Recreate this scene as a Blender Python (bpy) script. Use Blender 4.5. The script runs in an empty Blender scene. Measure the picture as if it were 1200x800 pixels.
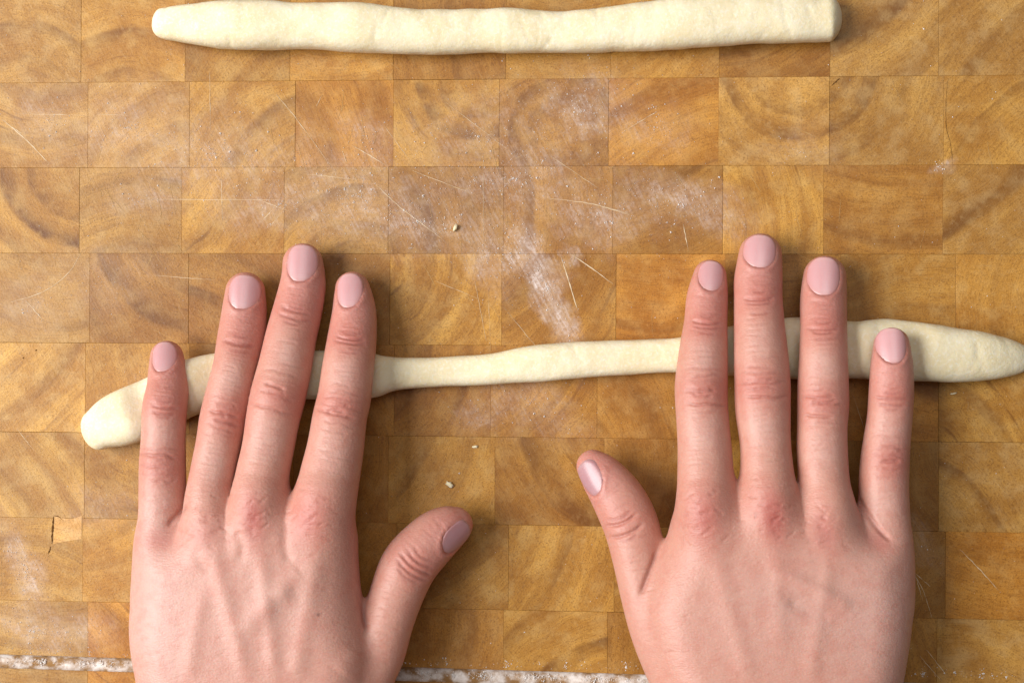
import bpy, math, random
import numpy as np
from mathutils import Vector, Matrix

random.seed(7); RNG = np.random.default_rng(11)
MM = 0.001

# ------------------------------------------------------------------ camera, world, lamps, exposure
D_CAM, F_PX, TILT = 520.0, 520.0/0.30, math.radians(4.4)      # mm, photo pixels, camera leaning over from the right
CAM = np.array([D_CAM*math.sin(TILT), 0.0, D_CAM*math.cos(TILT)])
FWD = -CAM/np.linalg.norm(CAM)
RGT = np.array([math.cos(TILT), 0.0, -math.sin(TILT)])
UPV = np.array([0.0, 1.0, 0.0])

scene = bpy.context.scene
col = scene.collection
cam = bpy.data.cameras.new('camera')
cam.sensor_width = 36.0; cam.lens = F_PX/1200.0*36.0
cam.clip_start = 0.01; cam.clip_end = 50.0
camo = bpy.data.objects.new('camera', cam); col.objects.link(camo)
camo.location = CAM*MM
camo.rotation_euler = (0.0, TILT, 0.0)
scene.camera = camo

world = bpy.data.worlds.new('World'); scene.world = world
world.use_nodes = True
bg = world.node_tree.nodes['Background']
bg.inputs['Color'].default_value = (0.92, 0.95, 1.0, 1); bg.inputs['Strength'].default_value = 0.085

def area(name, loc, target, sx, sy, power, color):
    l = bpy.data.lights.new(name, 'AREA'); l.shape = 'RECTANGLE'; l.size = sx; l.size_y = sy
    l.energy = power; l.color = color
    o = bpy.data.objects.new(name, l); col.objects.link(o); o.location = loc
    o.rotation_euler = (Vector(target)-Vector(loc)).to_track_quat('-Z', 'Y').to_euler()
    return o
area('window_light', (-1.40, 0.05, 1.30), (0, 0.02, 0), 1.25, 1.45, 60.0, (1.0, 0.98, 0.97))
area('ceiling_light', (0.15, 0.80, 1.9), (0, 0, 0), 1.2, 1.2, 10.0, (1.0, 0.97, 0.95))

vs = scene.view_settings
vs.view_transform = 'Standard'; vs.look = 'None'; vs.exposure = 0.10; vs.gamma = 1.0
vs.use_curve_mapping = False
scene.render.engine = 'CYCLES'

# ------------------------------------------------------------------ measuring helpers
def at(px, py, z=0.0):
    """photo pixel -> point in the scene (mm) at height z"""
    d = FWD + RGT*((px-600.0)/F_PX) + UPV*((400.0-py)/F_PX)
    t = (z-CAM[2])/d[2]
    return CAM + d*t
def mmpp(px, py, z):
    return np.linalg.norm(at(px+.5, py, z)-at(px-.5, py, z))
def to_px(P):
    q = P-CAM; w = q@FWD
    return np.stack([600+F_PX*(q@RGT)/w, 400-F_PX*(q@UPV)/w], -1)

def new_obj(name, mesh, mat=None, parent=None, loc=None):
    o = bpy.data.objects.new(name, mesh); col.objects.link(o)
    if mat is not None and len(mesh.materials) == 0: mesh.materials.append(mat)
    if parent is not None: o.parent = parent
    if loc is not None: o.location = loc
    return o
def tag(o, label, cat, group=None):
    o['label'] = label; o['category'] = cat
    if group: o['group'] = group
def mesh_np(name, V, F, smooth=True):
    me = bpy.data.meshes.new(name)
    V = np.asarray(V, np.float32); F = np.asarray(F, np.int32)
    k = F.shape[1]
    me.vertices.add(len(V)); me.vertices.foreach_set('co', V.ravel())
    me.loops.add(F.size); me.loops.foreach_set('vertex_index', F.ravel())
    me.polygons.add(len(F))
    me.polygons.foreach_set('loop_start', np.arange(0, F.size, k, dtype=np.int32))
    me.polygons.foreach_set('loop_total', np.full(len(F), k, np.int32))
    me.polygons.foreach_set('use_smooth', np.full(len(F), smooth))
    me.update(calc_edges=True); me.validate()
    return me
def spline(P, n):
    """Catmull-Rom through rows of P, n samples evenly in parameter"""
    P = np.asarray(P, float); Q = np.vstack([2*P[0]-P[1], P, 2*P[-1]-P[-2]])
    t = np.linspace(0, len(P)-1-1e-9, n); i = t.astype(int); u = (t-i)[:, None]
    a, b, c, d = Q[i], Q[i+1], Q[i+2], Q[i+3]
    return .5*(2*b+(c-a)*u+(2*a-5*b+4*c-d)*u*u+(3*b-a-3*c+d)*u**3)

# ------------------------------------------------------------------ material helpers
class NT:
    def __init__(s, name):
        s.m = bpy.data.materials.new(name); s.m.use_nodes = True
        s.t = s.m.node_tree; s.t.nodes.clear()
        s.out = s.t.nodes.new('ShaderNodeOutputMaterial')
        s.b = s.n('ShaderNodeBsdfPrincipled'); s.t.links.new(s.b.outputs[0], s.out.inputs[0])
    def n(s, kind, ins=None, **props):
        nd = s.t.nodes.new(kind)
        for k, v in props.items(): setattr(nd, k, v)
        for k, v in (ins or {}).items(): s.set(nd.inputs[k], v)
        return nd
    def set(s, sock, v):
        if hasattr(v, 'is_output') and v.is_output: s.t.links.new(v, sock)
        else: sock.default_value = v
    def math(s, op, a, b=0.0, c=None, clamp=False):
        nd = s.n('ShaderNodeMath', operation=op, use_clamp=clamp); s.set(nd.inputs[0], a); s.set(nd.inputs[1], b)
        if c is not None: s.set(nd.inputs[2], c)
        return nd.outputs[0]
    def vmath(s, op, a, b=None, out=0):
        nd = s.n('ShaderNodeVectorMath', operation=op); s.set(nd.inputs[0], a)
        if b is not None: s.set(nd.inputs[1], b)
        return nd.outputs[out]
    def scale(s, a, f):
        nd = s.n('ShaderNodeVectorMath', operation='SCALE'); s.set(nd.inputs[0], a); s.set(nd.inputs['Scale'], f)
        return nd.outputs[0]
    def mix(s, f, a, b, blend='MIX'):
        nd = s.n('ShaderNodeMix', data_type='RGBA', blend_type=blend)
        s.set(nd.inputs[0], f); s.set(nd.inputs[6], a); s.set(nd.inputs[7], b)
        return nd.outputs[2]
    def noise(s, vec, scale, detail=2.0, rough=.5, out=0):
        nd = s.n('ShaderNodeTexNoise', {'Vector': vec, 'Scale': scale, 'Detail': detail, 'Roughness': rough})
        return nd.outputs[out]
    def ramp(s, f, lo, hi, a=0.0, b=1.0, smooth=True):
        nd = s.n('ShaderNodeMapRange', {'Value': f, 'From Min': lo, 'From Max': hi, 'To Min': a, 'To Max': b})
        if smooth: nd.interpolation_type = 'SMOOTHSTEP'
        return nd.outputs[0]
    def attr(s, name, kind='GEOMETRY', out='Color'):
        return s.n('ShaderNodeAttribute', attribute_name=name, attribute_type=kind).outputs[out]
    def bump(s, h, strength, dist, normal=None):
        nd = s.n('ShaderNodeBump', {'Height': h, 'Strength': strength, 'Distance': dist})
        if normal is not None: s.set(nd.inputs['Normal'], normal)
        return nd.outputs[0]

# flour smeared on the board: (photo x, y, half-length, half-width in px, angle deg, amount)
DUST = [(150,150,120,60,0,.32),(60,140,70,60,10,.25),(170,235,70,30,0,.30),(330,240,130,40,-8,.38),(490,260,120,55,-12,.40),
        (600,210,150,70,5,.38),(680,130,90,60,0,.42),(800,240,100,40,-15,.52),(250,180,180,70,0,.32),(420,230,180,70,-10,.40),(40,740,70,30,-20,.5),(120,330,110,50,0,.16),(560,160,120,70,0,.26),(640,335,110,24,-66,1.0),(600,300,34,12,-66,.9),(570,300,60,40,-60,.55),
        (700,250,90,50,0,.42),(30,670,90,26,-70,.62),(80,740,60,30,0,.5),(560,480,40,30,0,.35),(620,470,90,40,-30,.30),
        (590,310,30,10,-70,.6),(660,300,20,10,-70,.55),(210,440,60,30,0,.18),(40,360,60,40,0,.22),(1101,194,11,7,0,.4),
        (1080,640,40,20,-50,.2),(430,160,60,30,-40,.35),(770,150,60,40,0,.2),(940,180,70,30,0,.12),(120,590,60,30,0,.25)]

def wood_material():
    m = NT('end_grain_wood')
    tc = m.n('ShaderNodeTexCoord'); geo = m.n('ShaderNodeNewGeometry')
    p = m.scale(tc.outputs['Object'], 1000.0)                    # mm in the block
    seed = m.attr('seed', 'OBJECT', 'Fac'); amp = m.attr('ring_strength', 'OBJECT', 'Fac')
    rc = m.attr('ring_centre', 'OBJECT', 'Vector'); tint = m.attr('tint', 'OBJECT', 'Color')
    ps = m.vmath('ADD', p, m.n('ShaderNodeCombineXYZ', {'Z': seed}).outputs[0])
    dist = m.noise(ps, .055, 2.0, .5, 1)
    pd = m.vmath('ADD', ps, m.scale(m.vmath('SUBTRACT', dist, (.5, .5, .5)), 4.5))
    rel = m.vmath('SUBTRACT', pd, rc)
    s = m.n('ShaderNodeSeparateXYZ', {'Vector': rel})
    rad = m.math('SQRT', m.math('ADD', m.math('POWER', s.outputs[0], 2.0), m.math('POWER', s.outputs[1], 2.0)))
    ang = m.math('ARCTAN2', s.outputs[1], s.outputs[0])
    def polar(kr, ka):
        return m.n('ShaderNodeCombineXYZ', {'X': m.math('MULTIPLY', rad, kr), 'Y': m.math('MULTIPLY', ang, ka), 'Z': seed}).outputs[0]
    broad = m.noise(polar(.16, 1.0), 1.0, 2.0, .5)
    band = m.noise(polar(.42, 1.4), 1.0, 2.5, .55)
    fine = m.noise(polar(2.2, 8.0), 1.0, 3.0, .6)
    streak = m.ramp(band, .60, .74)                              # dark ring boundaries
    patch = m.noise(ps, .05, 3.0, .55)
    light = (.62, .332, .074, 1); mid = (.36, .155, .024, 1); dark = (.13, .040, .005, 1)
    c = m.mix(m.math('MULTIPLY_ADD', m.math('SUBTRACT', m.ramp(broad, .33, .66), .5), m.math('MULTIPLY', amp, 1.5), .56, clamp=True), mid, light)
    c = m.mix(m.math('MULTIPLY', m.ramp(patch, .40, .66), .75), c, mid)
    c = m.mix(m.math('MULTIPLY', streak, amp), c, dark)
    arc_r = m.attr('arc_radius', 'OBJECT', 'Fac'); arc_w = m.attr('arc_width', 'OBJECT', 'Fac'); arc_k = m.attr('arc_strength', 'OBJECT', 'Fac')
    for fr, fk in ((1.0, 1.0), (.66, .6), (1.36, .45)):
        dd = m.math('SUBTRACT', rad, m.math('MULTIPLY', arc_r, fr))
        # sharp on the outer side of the ring, fading on the inner side
        g = m.math('MAXIMUM', m.math('MULTIPLY', dd, 1.6), m.math('MULTIPLY', dd, -.45))
        g = m.ramp(m.math('DIVIDE', g, arc_w), 0.0, 1.0, 1.0, 0.0)
        brk = m.ramp(m.noise(polar(.1, 3.0), 1.0, 2.0, .5), .32, .62, .25, 1.0)
        c = m.mix(m.math('MULTIPLY', m.math('MULTIPLY', g, brk), m.math('MULTIPLY', arc_k, fk)), c, dark)
    c = m.mix(m.math('MULTIPLY', m.ramp(fine, .40, .72), .30), c, dark)
    fib = m.noise(ps, 2.6, 2.0, .7)
    c = m.mix(m.math('MULTIPLY', m.ramp(fib, .46, .64), .40), c, (.22, .095, .02, 1))
    c = m.mix(m.math('MULTIPLY', m.ramp(m.noise(ps, .16, 3.0, .5), .42, .74), .30), c, (.60, .40, .17, 1))
    grain = m.noise(ps, 1.3, 3.0, .7)
    c = m.mix(m.math('MULTIPLY', m.ramp(grain, .50, .70), .45), c, (.17, .07, .014, 1))
    speck = m.noise(ps, .55, 4.0, .7)
    c = m.mix(m.math('MULTIPLY', m.ramp(speck, .48, .74), .18), c, (.64, .42, .18, 1))
    c = m.mix(1.0, c, tint, 'MULTIPLY')
    # flour film, thickest along the scratches and in smears
    pos = m.scale(geo.outputs['Position'], 1000.0)
    wob = m.noise(pos, .05, 3.0, .6, 1)
    posw = m.vmath('ADD', pos, m.scale(m.vmath('SUBTRACT', wob, (.5, .5, .5)), 26.0))
    tot = None
    for (x, y, a, b, an, k) in DUST:
        cpt = at(x, y); mp = m.n('ShaderNodeMapping', vector_type='TEXTURE')
        m.set(mp.inputs['Vector'], posw); mp.inputs['Location'].default_value = tuple(cpt)
        mp.inputs['Rotation'].default_value = (0, 0, math.radians(an)); mp.inputs['Scale'].default_value = (a*.3, b*.3, 1000)
        l = m.vmath('LENGTH', mp.outputs[0], out=1)
        g = m.ramp(l, 0.0, 1.25, k, 0.0)
        tot = g if tot is None else m.math('MAXIMUM', tot, g)
    n1 = m.noise(posw, .16, 4.0, .65); n2 = m.noise(pos, .9, 3.0, .7)
    stre = m.n('ShaderNodeMapping', vector_type='TEXTURE'); m.set(stre.inputs['Vector'], pos)
    stre.inputs['Rotation'].default_value = (0, 0, math.radians(-62)); stre.inputs['Scale'].default_value = (9, .8, 1)
    n3 = m.noise(stre.outputs[0], .9, 3.0, .6)
    gate = m.math('MULTIPLY', m.ramp(n1, .34, .68), m.ramp(m.math('ADD', m.math('MULTIPLY', n2, .45), m.math('MULTIPLY', n3, .55)), .38, .64))
    film = m.math('MULTIPLY', tot, m.math('MULTIPLY_ADD', gate, 1.0, .25), clamp=True)
    c = m.mix(film, c, (.70, .58, .52, 1))
    m.set(m.b.inputs['Base Color'], c)
    m.set(m.b.inputs['Roughness'], m.math('MULTIPLY_ADD', film, .35, .42))
    m.b.inputs['Specular IOR Level'].default_value = .3
    h = m.math('ADD', m.math('MULTIPLY', grain, .7), m.math('MULTIPLY', n3, .5))
    m.set(m.b.inputs['Normal'], m.bump(h, .35, .0004))
    return m.m

def plain(name, color, rough=.6, spec=.3, noise=None):
    m = NT(name); m.b.inputs['Roughness'].default_value = rough; m.b.inputs['Specular IOR Level'].default_value = spec
    if noise:
        tc = m.n('ShaderNodeTexCoord'); f = m.noise(tc.outputs['Object'], noise[0], 4.0, .6)
        c = m.mix(m.ramp(f, .35, .68), tuple(noise[1])+(1,), tuple(color)+(1,))
        m.set(m.b.inputs['Base Color'], c); m.set(m.b.inputs['Normal'], m.bump(f, .3, .0005))
    else: m.b.inputs['Base Color'].default_value = tuple(color)+(1,)
    return m.m

def skin_material():
    m = NT('skin'); tc = m.n('ShaderNodeTexCoord')
    p = m.scale(tc.outputs['Object'], 1000.0)
    c = m.attr('skin_tone')
    mott = m.noise(p, .22, 4.0, .6); fine = m.noise(p, 1.1, 3.0, .65)
    c = m.mix(m.math('MULTIPLY', m.ramp(mott, .42, .68), .28), c, (.50, .17, .12, 1))
    c = m.mix(m.math('MULTIPLY', m.ramp(fine, .45, .75), .14), c, (.76, .48, .38, 1))
    m.set(m.b.inputs['Base Color'], c)
    m.b.inputs['Subsurface Weight'].default_value = .42
    m.b.inputs['Subsurface Radius'].default_value = (1.0, .36, .22)
    m.b.inputs['Subsurface Scale'].default_value = .0016
    m.set(m.b.inputs['Roughness'], m.math('MULTIPLY_ADD', fine, .25, .30))
    m.b.inputs['Specular IOR Level'].default_value = .42
    mp = m.n('ShaderNodeMapping', vector_type='TEXTURE'); m.set(mp.inputs['Vector'], p)
    mp.inputs['Scale'].default_value = (1.9, .55, 1.2); mp.inputs['Rotation'].default_value = (0, 0, math.radians(5))
    lines = m.noise(mp.outputs[0], 1.1, 3.0, .6)
    vor = m.n('ShaderNodeTexVoronoi', {'Vector': p, 'Scale': 1.25}, feature='F1').outputs['Distance']
    h = m.math('ADD', m.math('MULTIPLY', lines, 1.0), m.math('MULTIPLY', vor, .35))
    m.set(m.b.inputs['Normal'], m.bump(h, .34, .0004))
    return m.m

def nail_material():
    m = NT('nail'); tc = m.n('ShaderNodeTexCoord')
    g = m.attr('nail_tone')
    p = m.scale(tc.outputs['Object'], 1000.0)
    mp = m.n('ShaderNodeMapping', vector_type='TEXTURE'); m.set(mp.inputs['Vector'], p); mp.inputs['Scale'].default_value = (.5, 6, 6)
    n = m.noise(mp.outputs[0], 1.2, 2.0, .5)
    c = m.mix(m.math('MULTIPLY', n, .12), g, (.55, .30, .34, 1))
    m.set(m.b.inputs['Base Color'], c)
    m.b.inputs['Roughness'].default_value = .29; m.b.inputs['Specular IOR Level'].default_value = .6
    m.b.inputs['Subsurface Weight'].default_value = .2; m.b.inputs['Subsurface Radius'].default_value = (1, .4, .3)
    m.b.inputs['Subsurface Scale'].default_value = .0012
    m.set(m.b.inputs['Normal'], m.bump(n, .12, .0002))
    return m.m

def dough_material():
    m = NT('dough'); tc = m.n('ShaderNodeTexCoord'); p = m.scale(tc.outputs['Object'], 1000.0)
    a = m.noise(p, .09, 4.0, .6); b = m.noise(p, .9, 4.0, .7)
    c = m.mix(m.ramp(a, .35, .68), (.80, .685, .43, 1), (.855, .765, .54, 1))
    c = m.mix(m.math('MULTIPLY', m.ramp(b, .47, .70), .7), c, (.88, .83, .70, 1))
    m.set(m.b.inputs['Base Color'], c)
    m.b.inputs['Roughness'].default_value = .72; m.b.inputs['Specular IOR Level'].default_value = .2
    m.b.inputs['Subsurface Weight'].default_value = .22; m.b.inputs['Subsurface Radius'].default_value = (1, .75, .45)
    m.b.inputs['Subsurface Scale'].default_value = .002
    h = m.math('ADD', m.math('MULTIPLY', m.noise(p, .35, 3.0, .6), 1.2), m.math('MULTIPLY', b, .5))
    m.set(m.b.inputs['Normal'], m.bump(h, .36, .0006))
    return m.m

WOOD = wood_material(); SKIN = skin_material(); NAIL = nail_material(); DOUGH = dough_material()
GLUE = plain('glue_line', (.19, .088, .024), .8, .1)
FLOUR = plain('flour', (.82, .79, .76), .95, .05)
FILL = plain('floured_groove', (.76, .70, .65), .9, .05, (210.0, (.30, .165, .065)))
SCRATCH = plain('pale_scratch', (.72, .56, .37), .8, .1)
FINESCR = plain('fine_scratch', (.54, .34, .14), .8, .1)
CRACK = plain('dark_crack', (.11, .046, .011), .8, .1)
COUNTER = plain('counter_stone', (.30, .28, .26), .4, .4, (35.0, (.22, .20, .19)))

# ------------------------------------------------------------------ counter and chopping board
def box_mesh(name, x0, x1, y0, y1, z0, z1, b, slant=(0.0, 0.0)):
    """block with chamfered upper edges, origin at its own centre (mm in, m out)"""
    cx, cy = (x0+x1)/2, (y0+y1)/2; hx, hy = (x1-x0)/2, (y1-y0)/2
    V = []
    for (ix, z) in ((0, z0), (0, z1-b), (b, z1)):
        V += [(-hx+ix, -hy+ix, z), (hx-ix, -hy+ix, z), (hx-ix, hy-ix, z), (-hx+ix, hy-ix, z)]
    V = [(x, y+x*slant[0 if y < 0 else 1], z) for x, y, z in V]
    F = [(3, 2, 1, 0), (8, 9, 10, 11)]
    for r in (0, 4):
        for i in range(4): F.append((r+i, r+(i+1) % 4, r+4+(i+1) % 4, r+4+i))
    me = mesh_np(name, np.array(V)*MM, F, smooth=False)
    return me, (cx*MM, cy*MM, 0)

TH = 34.0
V = np.array([(-900, -500, -TH-.5), (900, -500, -TH-.5), (900, 600, -TH-.5), (-900, 600, -TH-.5)])*MM
counter = new_obj('countertop', mesh_np('countertop', V, [(0, 1, 2, 3)], False), COUNTER)
counter['kind'] = 'structure'

board = bpy.data.objects.new('cutting_board', None); col.objects.link(board)
board.empty_display_size = .05
tag(board, 'worn golden brown end grain butcher block cutting board dusted with flour', 'cutting board')
ROT = math.radians(-.33); board.rotation_euler = (0, 0, ROT)
CR, SR = math.cos(-ROT), math.sin(-ROT)
def bl(px, py):                     # photo pixel -> board's own mm
    p = at(px, py); return p[0]*CR-p[1]*SR, p[0]*SR+p[1]*CR
# row joints (photo y at left, middle, right) and column joints (photo x) of each row
ROWY = [(99, 91, 88.5), (198, 193, 194), (297, 297, 298), (401, 405, 408), (505, 512, 519), (605, 617, 622), (701, 716, 726)]
rows = [np.mean([bl(x, y)[1] for x, y in zip((0, 600, 1200), r)]) for r in ROWY]
step = (rows[0]-rows[-1])/(len(rows)-1)
rows = [rows[0]+step*3, rows[0]+step*2, rows[0]+step] + rows + [rows[-1]-step*.0-step, rows[-1]-step*2]
BASE = [100, 220, 342, 460, 590, 715, 843, 970, 1103]
COLS = {0: [95, 217, 340, 461, 593, 716, 843, 973, 1100], 1: [103, 222, 346, 461, 585, 713, 842, 972, 1106],
        2: [93, 213, 333, 455, 590, 718, 847, 965, 1105], 3: [105, 221, 335, 457, 588, 722, 850, 985, 1120],
        4: [100, 222, 340, 462, 575, 700, 835, 975, 1100], 5: [99, 218, 344, 455, 580, 708, 838, 968, 1100],
        6: [97, 222, 340, 465, 596, 720, 848, 975, 1108], 7: [103, 220, 343, 462, 590, 712, 845, 970, 1098]}
pa, pb = bl(40, 767.5), bl(600, 785); G_SL = (pb[1]-pa[1])/(pb[0]-pa[0]); g_top = pa[1]-pa[0]*G_SL
pa = bl(40, 783.5); g_bot = pa[1]-pa[0]*G_SL
# look of each block in view: l light, d dark, o orange, g golden, t tan, b brown
TONE = {-1: 'tgbggobgtt', 0: 'tggggboggbtt', 1: 'ttgogbottg', 2: 'gtggbbbgbt', 3: 'tbbbgbobgg', 4: 'lgbbbbbbog', 5: 'lgbbgbbgbt', 6: 'lgbbgggbbo', 7: 'toggbgbgbt'}
TONE[0] = 'tggggbggbtt'[:10].replace('x', 'g')
TONE[0] = 'tgggbggbtt'
TINT = {'l': (1.06, 1.08, 1.05), 't': (1.02, 1.03, 1.06), 'g': (1.0, .97, .84), 'o': (1.04, .90, .66), 'b': (.83, .745, .61), 'd': (.62, .52, .42)}
# growth rings: (photo row, column): (centre in block mm, radius, width, strength)
RING = {(2, 0): ((18.6, 16.5), 29, 5.0, 1.0), (1, 4): ((11, 16), 21, 5.0, .75), (1, 5): ((4, -3), 19, 5, .6), (1, 2): ((35, -34), 46, 6, .6), (1, 7): ((7, 19), 25, 4.5, .65),
        (1, 8): ((-29, 22), 27, 5, .7), (0, 8): ((-40, 45), 58, 7, .75), (0, 9): ((60, -60), 84, 6, .5), (2, 9): ((-60, 70), 90, 6, .7), (7, 5): ((30, -40), 48, 5, .8),
        (0, 1): ((0, -38), 41, 5, .6), (0, 0): ((-4, -30), 36, 4, .5), (2, 1): ((6, -55), 66, 5, .6), (0, 7): ((-20, 40), 48, 9, .6), (1, 9): ((40, -40), 62, 3, .4),
        (3, 1): ((25, 30), 42, 6, .6), (3, 2): ((-30, -40), 46, 5, .7), (1, 3): ((-70, -20), 66, 10, .6), (5, 5): ((40, 30), 52, 7, .6), (4, 6): ((-50, -30), 55, 6, .6), (2, 3): ((8, -28), 36, 4, .6)}
def gap(): return random.choice((.01, .02, .04, .06, .09))/2
nrow = len(rows)-1
outer_x = (bl(-2*122+100, 400)[0]-20, bl(1103+2*132, 400)[0]+20)
for ri in range(nrow):
    yt, yb = rows[ri], rows[ri+1]
    idx = ri-2                                            # photo row number
    cxs = COLS.get(idx, [x+random.uniform(-8, 8) for x in BASE])
    ymid_px = 50+100*idx
    xs = [bl(x, min(max(ymid_px, -100), 900))[0] for x in cxs]
    xs = [xs[0]-72-random.uniform(0, 3), xs[0]-36] + xs + [xs[-1]+37, xs[-1]+73+random.uniform(0, 3)]
    xs = [outer_x[0]] + xs[1:-1] + [outer_x[1]]
    for ci in range(len(xs)-1):
        spans = [(yb, yt)]
        if yb < g_bot < yt or yb < g_top < yt:
            spans = [s for s in ((g_top, yt), (yb, g_bot)) if s[1]-s[0] > 2]
        seed = random.uniform(0, 900); photo_c = ci-1
        key = TONE.get(idx, 'gtbgogbtgb')
        k = key[photo_c] if 0 <= photo_c < len(key) else random.choice('gtbo')
        tv = TINT[k]; j = random.uniform(.88, 1.10)
        if (idx, photo_c) in RING: rcx, arc_r, arc_w, arc_k = RING[(idx, photo_c)]; amp = .35
        else:
            a = random.uniform(0, 2*math.pi); rr = random.uniform(28, 90); rcx = (rr*math.cos(a), rr*math.sin(a)); amp = random.choice((.12, .25, .4, .6))
            arc_r = rr+random.uniform(-12, 12); arc_w = random.uniform(3, 9); arc_k = random.uniform(.15, .6)
        for (a0, a1) in spans:
            sx = G_SL*(xs[ci]+xs[ci+1])/2; sl = [0.0, 0.0]
            if a0 == g_top: a0 += sx; sl[0] = G_SL
            if a1 == g_bot: a1 += sx; sl[1] = G_SL
            me, loc = box_mesh('block', xs[ci]+gap(), xs[ci+1]-gap(), a0+gap(), a1-gap(), -TH, random.uniform(-.05, .05), .07, sl)
            o = new_obj('block', me, WOOD, board, loc)
            o['seed'] = seed; o['ring_strength'] = float(amp)
            o['arc_radius'] = float(arc_r); o['arc_width'] = float(arc_w)*.6; o['arc_strength'] = min(1.0, float(arc_k)*1.1)
            off = (a0+a1)/2-(yb+yt)/2
            o['ring_centre'] = (float(rcx[0]), float(rcx[1]-off), 0.0)
            o['tint'] = (tv[0]*j, tv[1]*j, tv[2]*j)
# dark glue seen in the joints, one slab under the surface
x0, x1 = outer_x; yb0, yt0 = rows[-1], rows[0]
me, loc = box_mesh('glue_joint', x0+.6, x1-.6, g_top+.3, yt0-.6, -TH+1, -.55, .1, (G_SL, 0)); new_obj('glue_joint', me, GLUE, board, loc)
me, loc = box_mesh('glue_joint', x0+.6, x1-.6, yb0+.6, g_bot-.3, -TH+1, -.55, .1, (0, G_SL)); new_obj('glue_joint', me, GLUE, board, loc)
# juice groove: round-bottomed channel with flour caught in it
nx, ny = 700, 15
gx = np.linspace(x0, x1, nx); gv = np.linspace(0, 1, ny)
GX, GV = np.meshgrid(gx, gv, indexing='ij')
GY = g_bot-.1+(g_top-g_bot+.2)*GV+G_SL*GX
n = RNG.normal(size=GX.shape)
for _ in range(2): n = (n+np.roll(n, 1, 0)+np.roll(n, -1, 0)+np.roll(n, 1, 1)+np.roll(n, -1, 1))/3.2
low = np.interp(gx, np.linspace(x0, x1, 60), RNG.uniform(-.35, .35, 60))[:, None]
GZ = -1.9*np.sin(np.pi*GV)**.7+(.15*n+low)*np.sin(np.pi*GV)-.12
Vg = np.stack([GX, GY, GZ], -1).reshape(-1, 3)*MM
ii = np.arange((nx-1)*ny).reshape(nx-1, ny)[:, :-1].ravel()
new_obj('juice_groove', mesh_np('juice_groove', Vg, np.stack([ii, ii+ny, ii+ny+1, ii+1], 1)), FILL, board)
me, loc = box_mesh('groove_bed', x0+.3, x1-.3, g_bot-.2, g_top+.2, -TH+.5, -3.2, .1, (G_SL, G_SL)); new_obj('groove_bed', me, GLUE, board, loc)

# ------------------------------------------------------------------ scratches and cracks worn into the board
def strip_mesh(name, lines, z):
    V, F = [], []
    for (pts, w) in lines:
        P = np.array([at(x, y)[:2] for x, y in pts]); n = max(4, int(len(P)*6)); P = spline(P, n)
        T = np.gradient(P, axis=0); T /= np.linalg.norm(T, axis=1)[:, None]+1e-9; N = np.stack([-T[:, 1], T[:, 0]], 1)
        prof = np.sin(np.pi*np.clip(np.linspace(.03, .97, n), 0, 1))**.6*(1+.35*RNG.normal(size=n)).clip(.3, 1.6)
        P = P+N*RNG.normal(size=(n, 1))*.05; b = len(V)
        for k in range(n):
            h = w*.08*prof[k]
            V += [(*(P[k]-N[k]*h), z), (*P[k], z+.03), (*(P[k]+N[k]*h), z)]
            if k:
                q = b+3*k; F += [(q-3, q, q+1, q-2), (q-2, q+1, q+2, q-1)]
    return mesh_np(name, np.array(V)*MM, F)
SCR = [(((0,143),(30,168),(57,196)), 1.7), (((12,152),(24,160)), 1.6), (((20,137),(100,138)), .8), (((110,137),(150,138)), .7),
       (((244,85),(245,155)), .8), (((322,112),(345,140),(390,200)), 1.0), (((376,112),(369,127)), .8), (((440,218),(470,245),(520,282)), 1.2),
       (((170,236),(330,236)), .9), (((258,200),(260,262)), .7), (((657,300),(668,335),(677,364)), 1.9), (((668,297),(692,313),(718,332)), 1.4),
       (((640,232),(690,238),(738,250)), 1.0), (((690,237),(737,251)), 1.0), (((412,172),(430,182),(450,194)), 1.3), (((400,178),(405,192)), 1.2),
       (((735,150),(768,130)), 1.0), (((800,262),(806,292)), 1.3), (((1126,640),(1150,664),(1172,688)), 1.2), (((1072,668),(1084,690),(1094,720)), .9),
       (((1072,667),(1092,684)), .9), (((1074,670),(1083,700)), .8), (((1088,758),(1110,786)), 1.2), (((1080,765),(1106,795)), .8),
       (((94,300),(78,325),(48,346),(10,358)), 1.2), (((30,355),(52,380)), 1.2), (((565,180),(566,300)), .6), (((556,330),(570,400)), .7),
       (((20,505),(40,530)), .9), (((480,200),(560,230)), .7), (((520,120),(600,180)), .6), (((700,220),(640,180)), .7), (((590,360),(640,420)), .6),
       (((450,150),(480,190)), .7), (((300,235),(340,250)), .8), (((305,262),(318,248)), 1.0), (((315,268),(330,250)), .9), (((250,330),(180,325)), .6),
       (((1000,460),(1020,520)), .5), (((510,330),(560,350)), .6), (((575,410),(572,340)), .6), (((355,205),(420,212)), .7)]
FINE = []
for _ in range(150):
    x, y = random.choice([(random.uniform(0, 1200), random.uniform(60, 700)), (random.gauss(560, 170), random.gauss(220, 80)), (random.gauss(300, 150), random.gauss(200, 70))])
    a = random.choice([random.gauss(35, 14), random.gauss(80, 14), random.uniform(0, 180)]); L = random.uniform(8, 42); a = math.radians(a)
    FINE.append((((x, y), (x+L*.5*math.cos(a)+random.uniform(-1, 1), y+L*.5*math.sin(a)), (x+L*math.cos(a), y+L*math.sin(a))), random.uniform(.35, .8)))
s = new_obj('scratches', strip_mesh('scratches', SCR, .07), SCRATCH, board); s['kind'] = 'stuff'
s = new_obj('fine_scratches', strip_mesh('fine_scratches', FINE, .065), FINESCR, board); s['kind'] = 'stuff'
CHIP = [(64,640),(78,637),(97,634),(97,607),(84,611),(65,608)]
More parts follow.
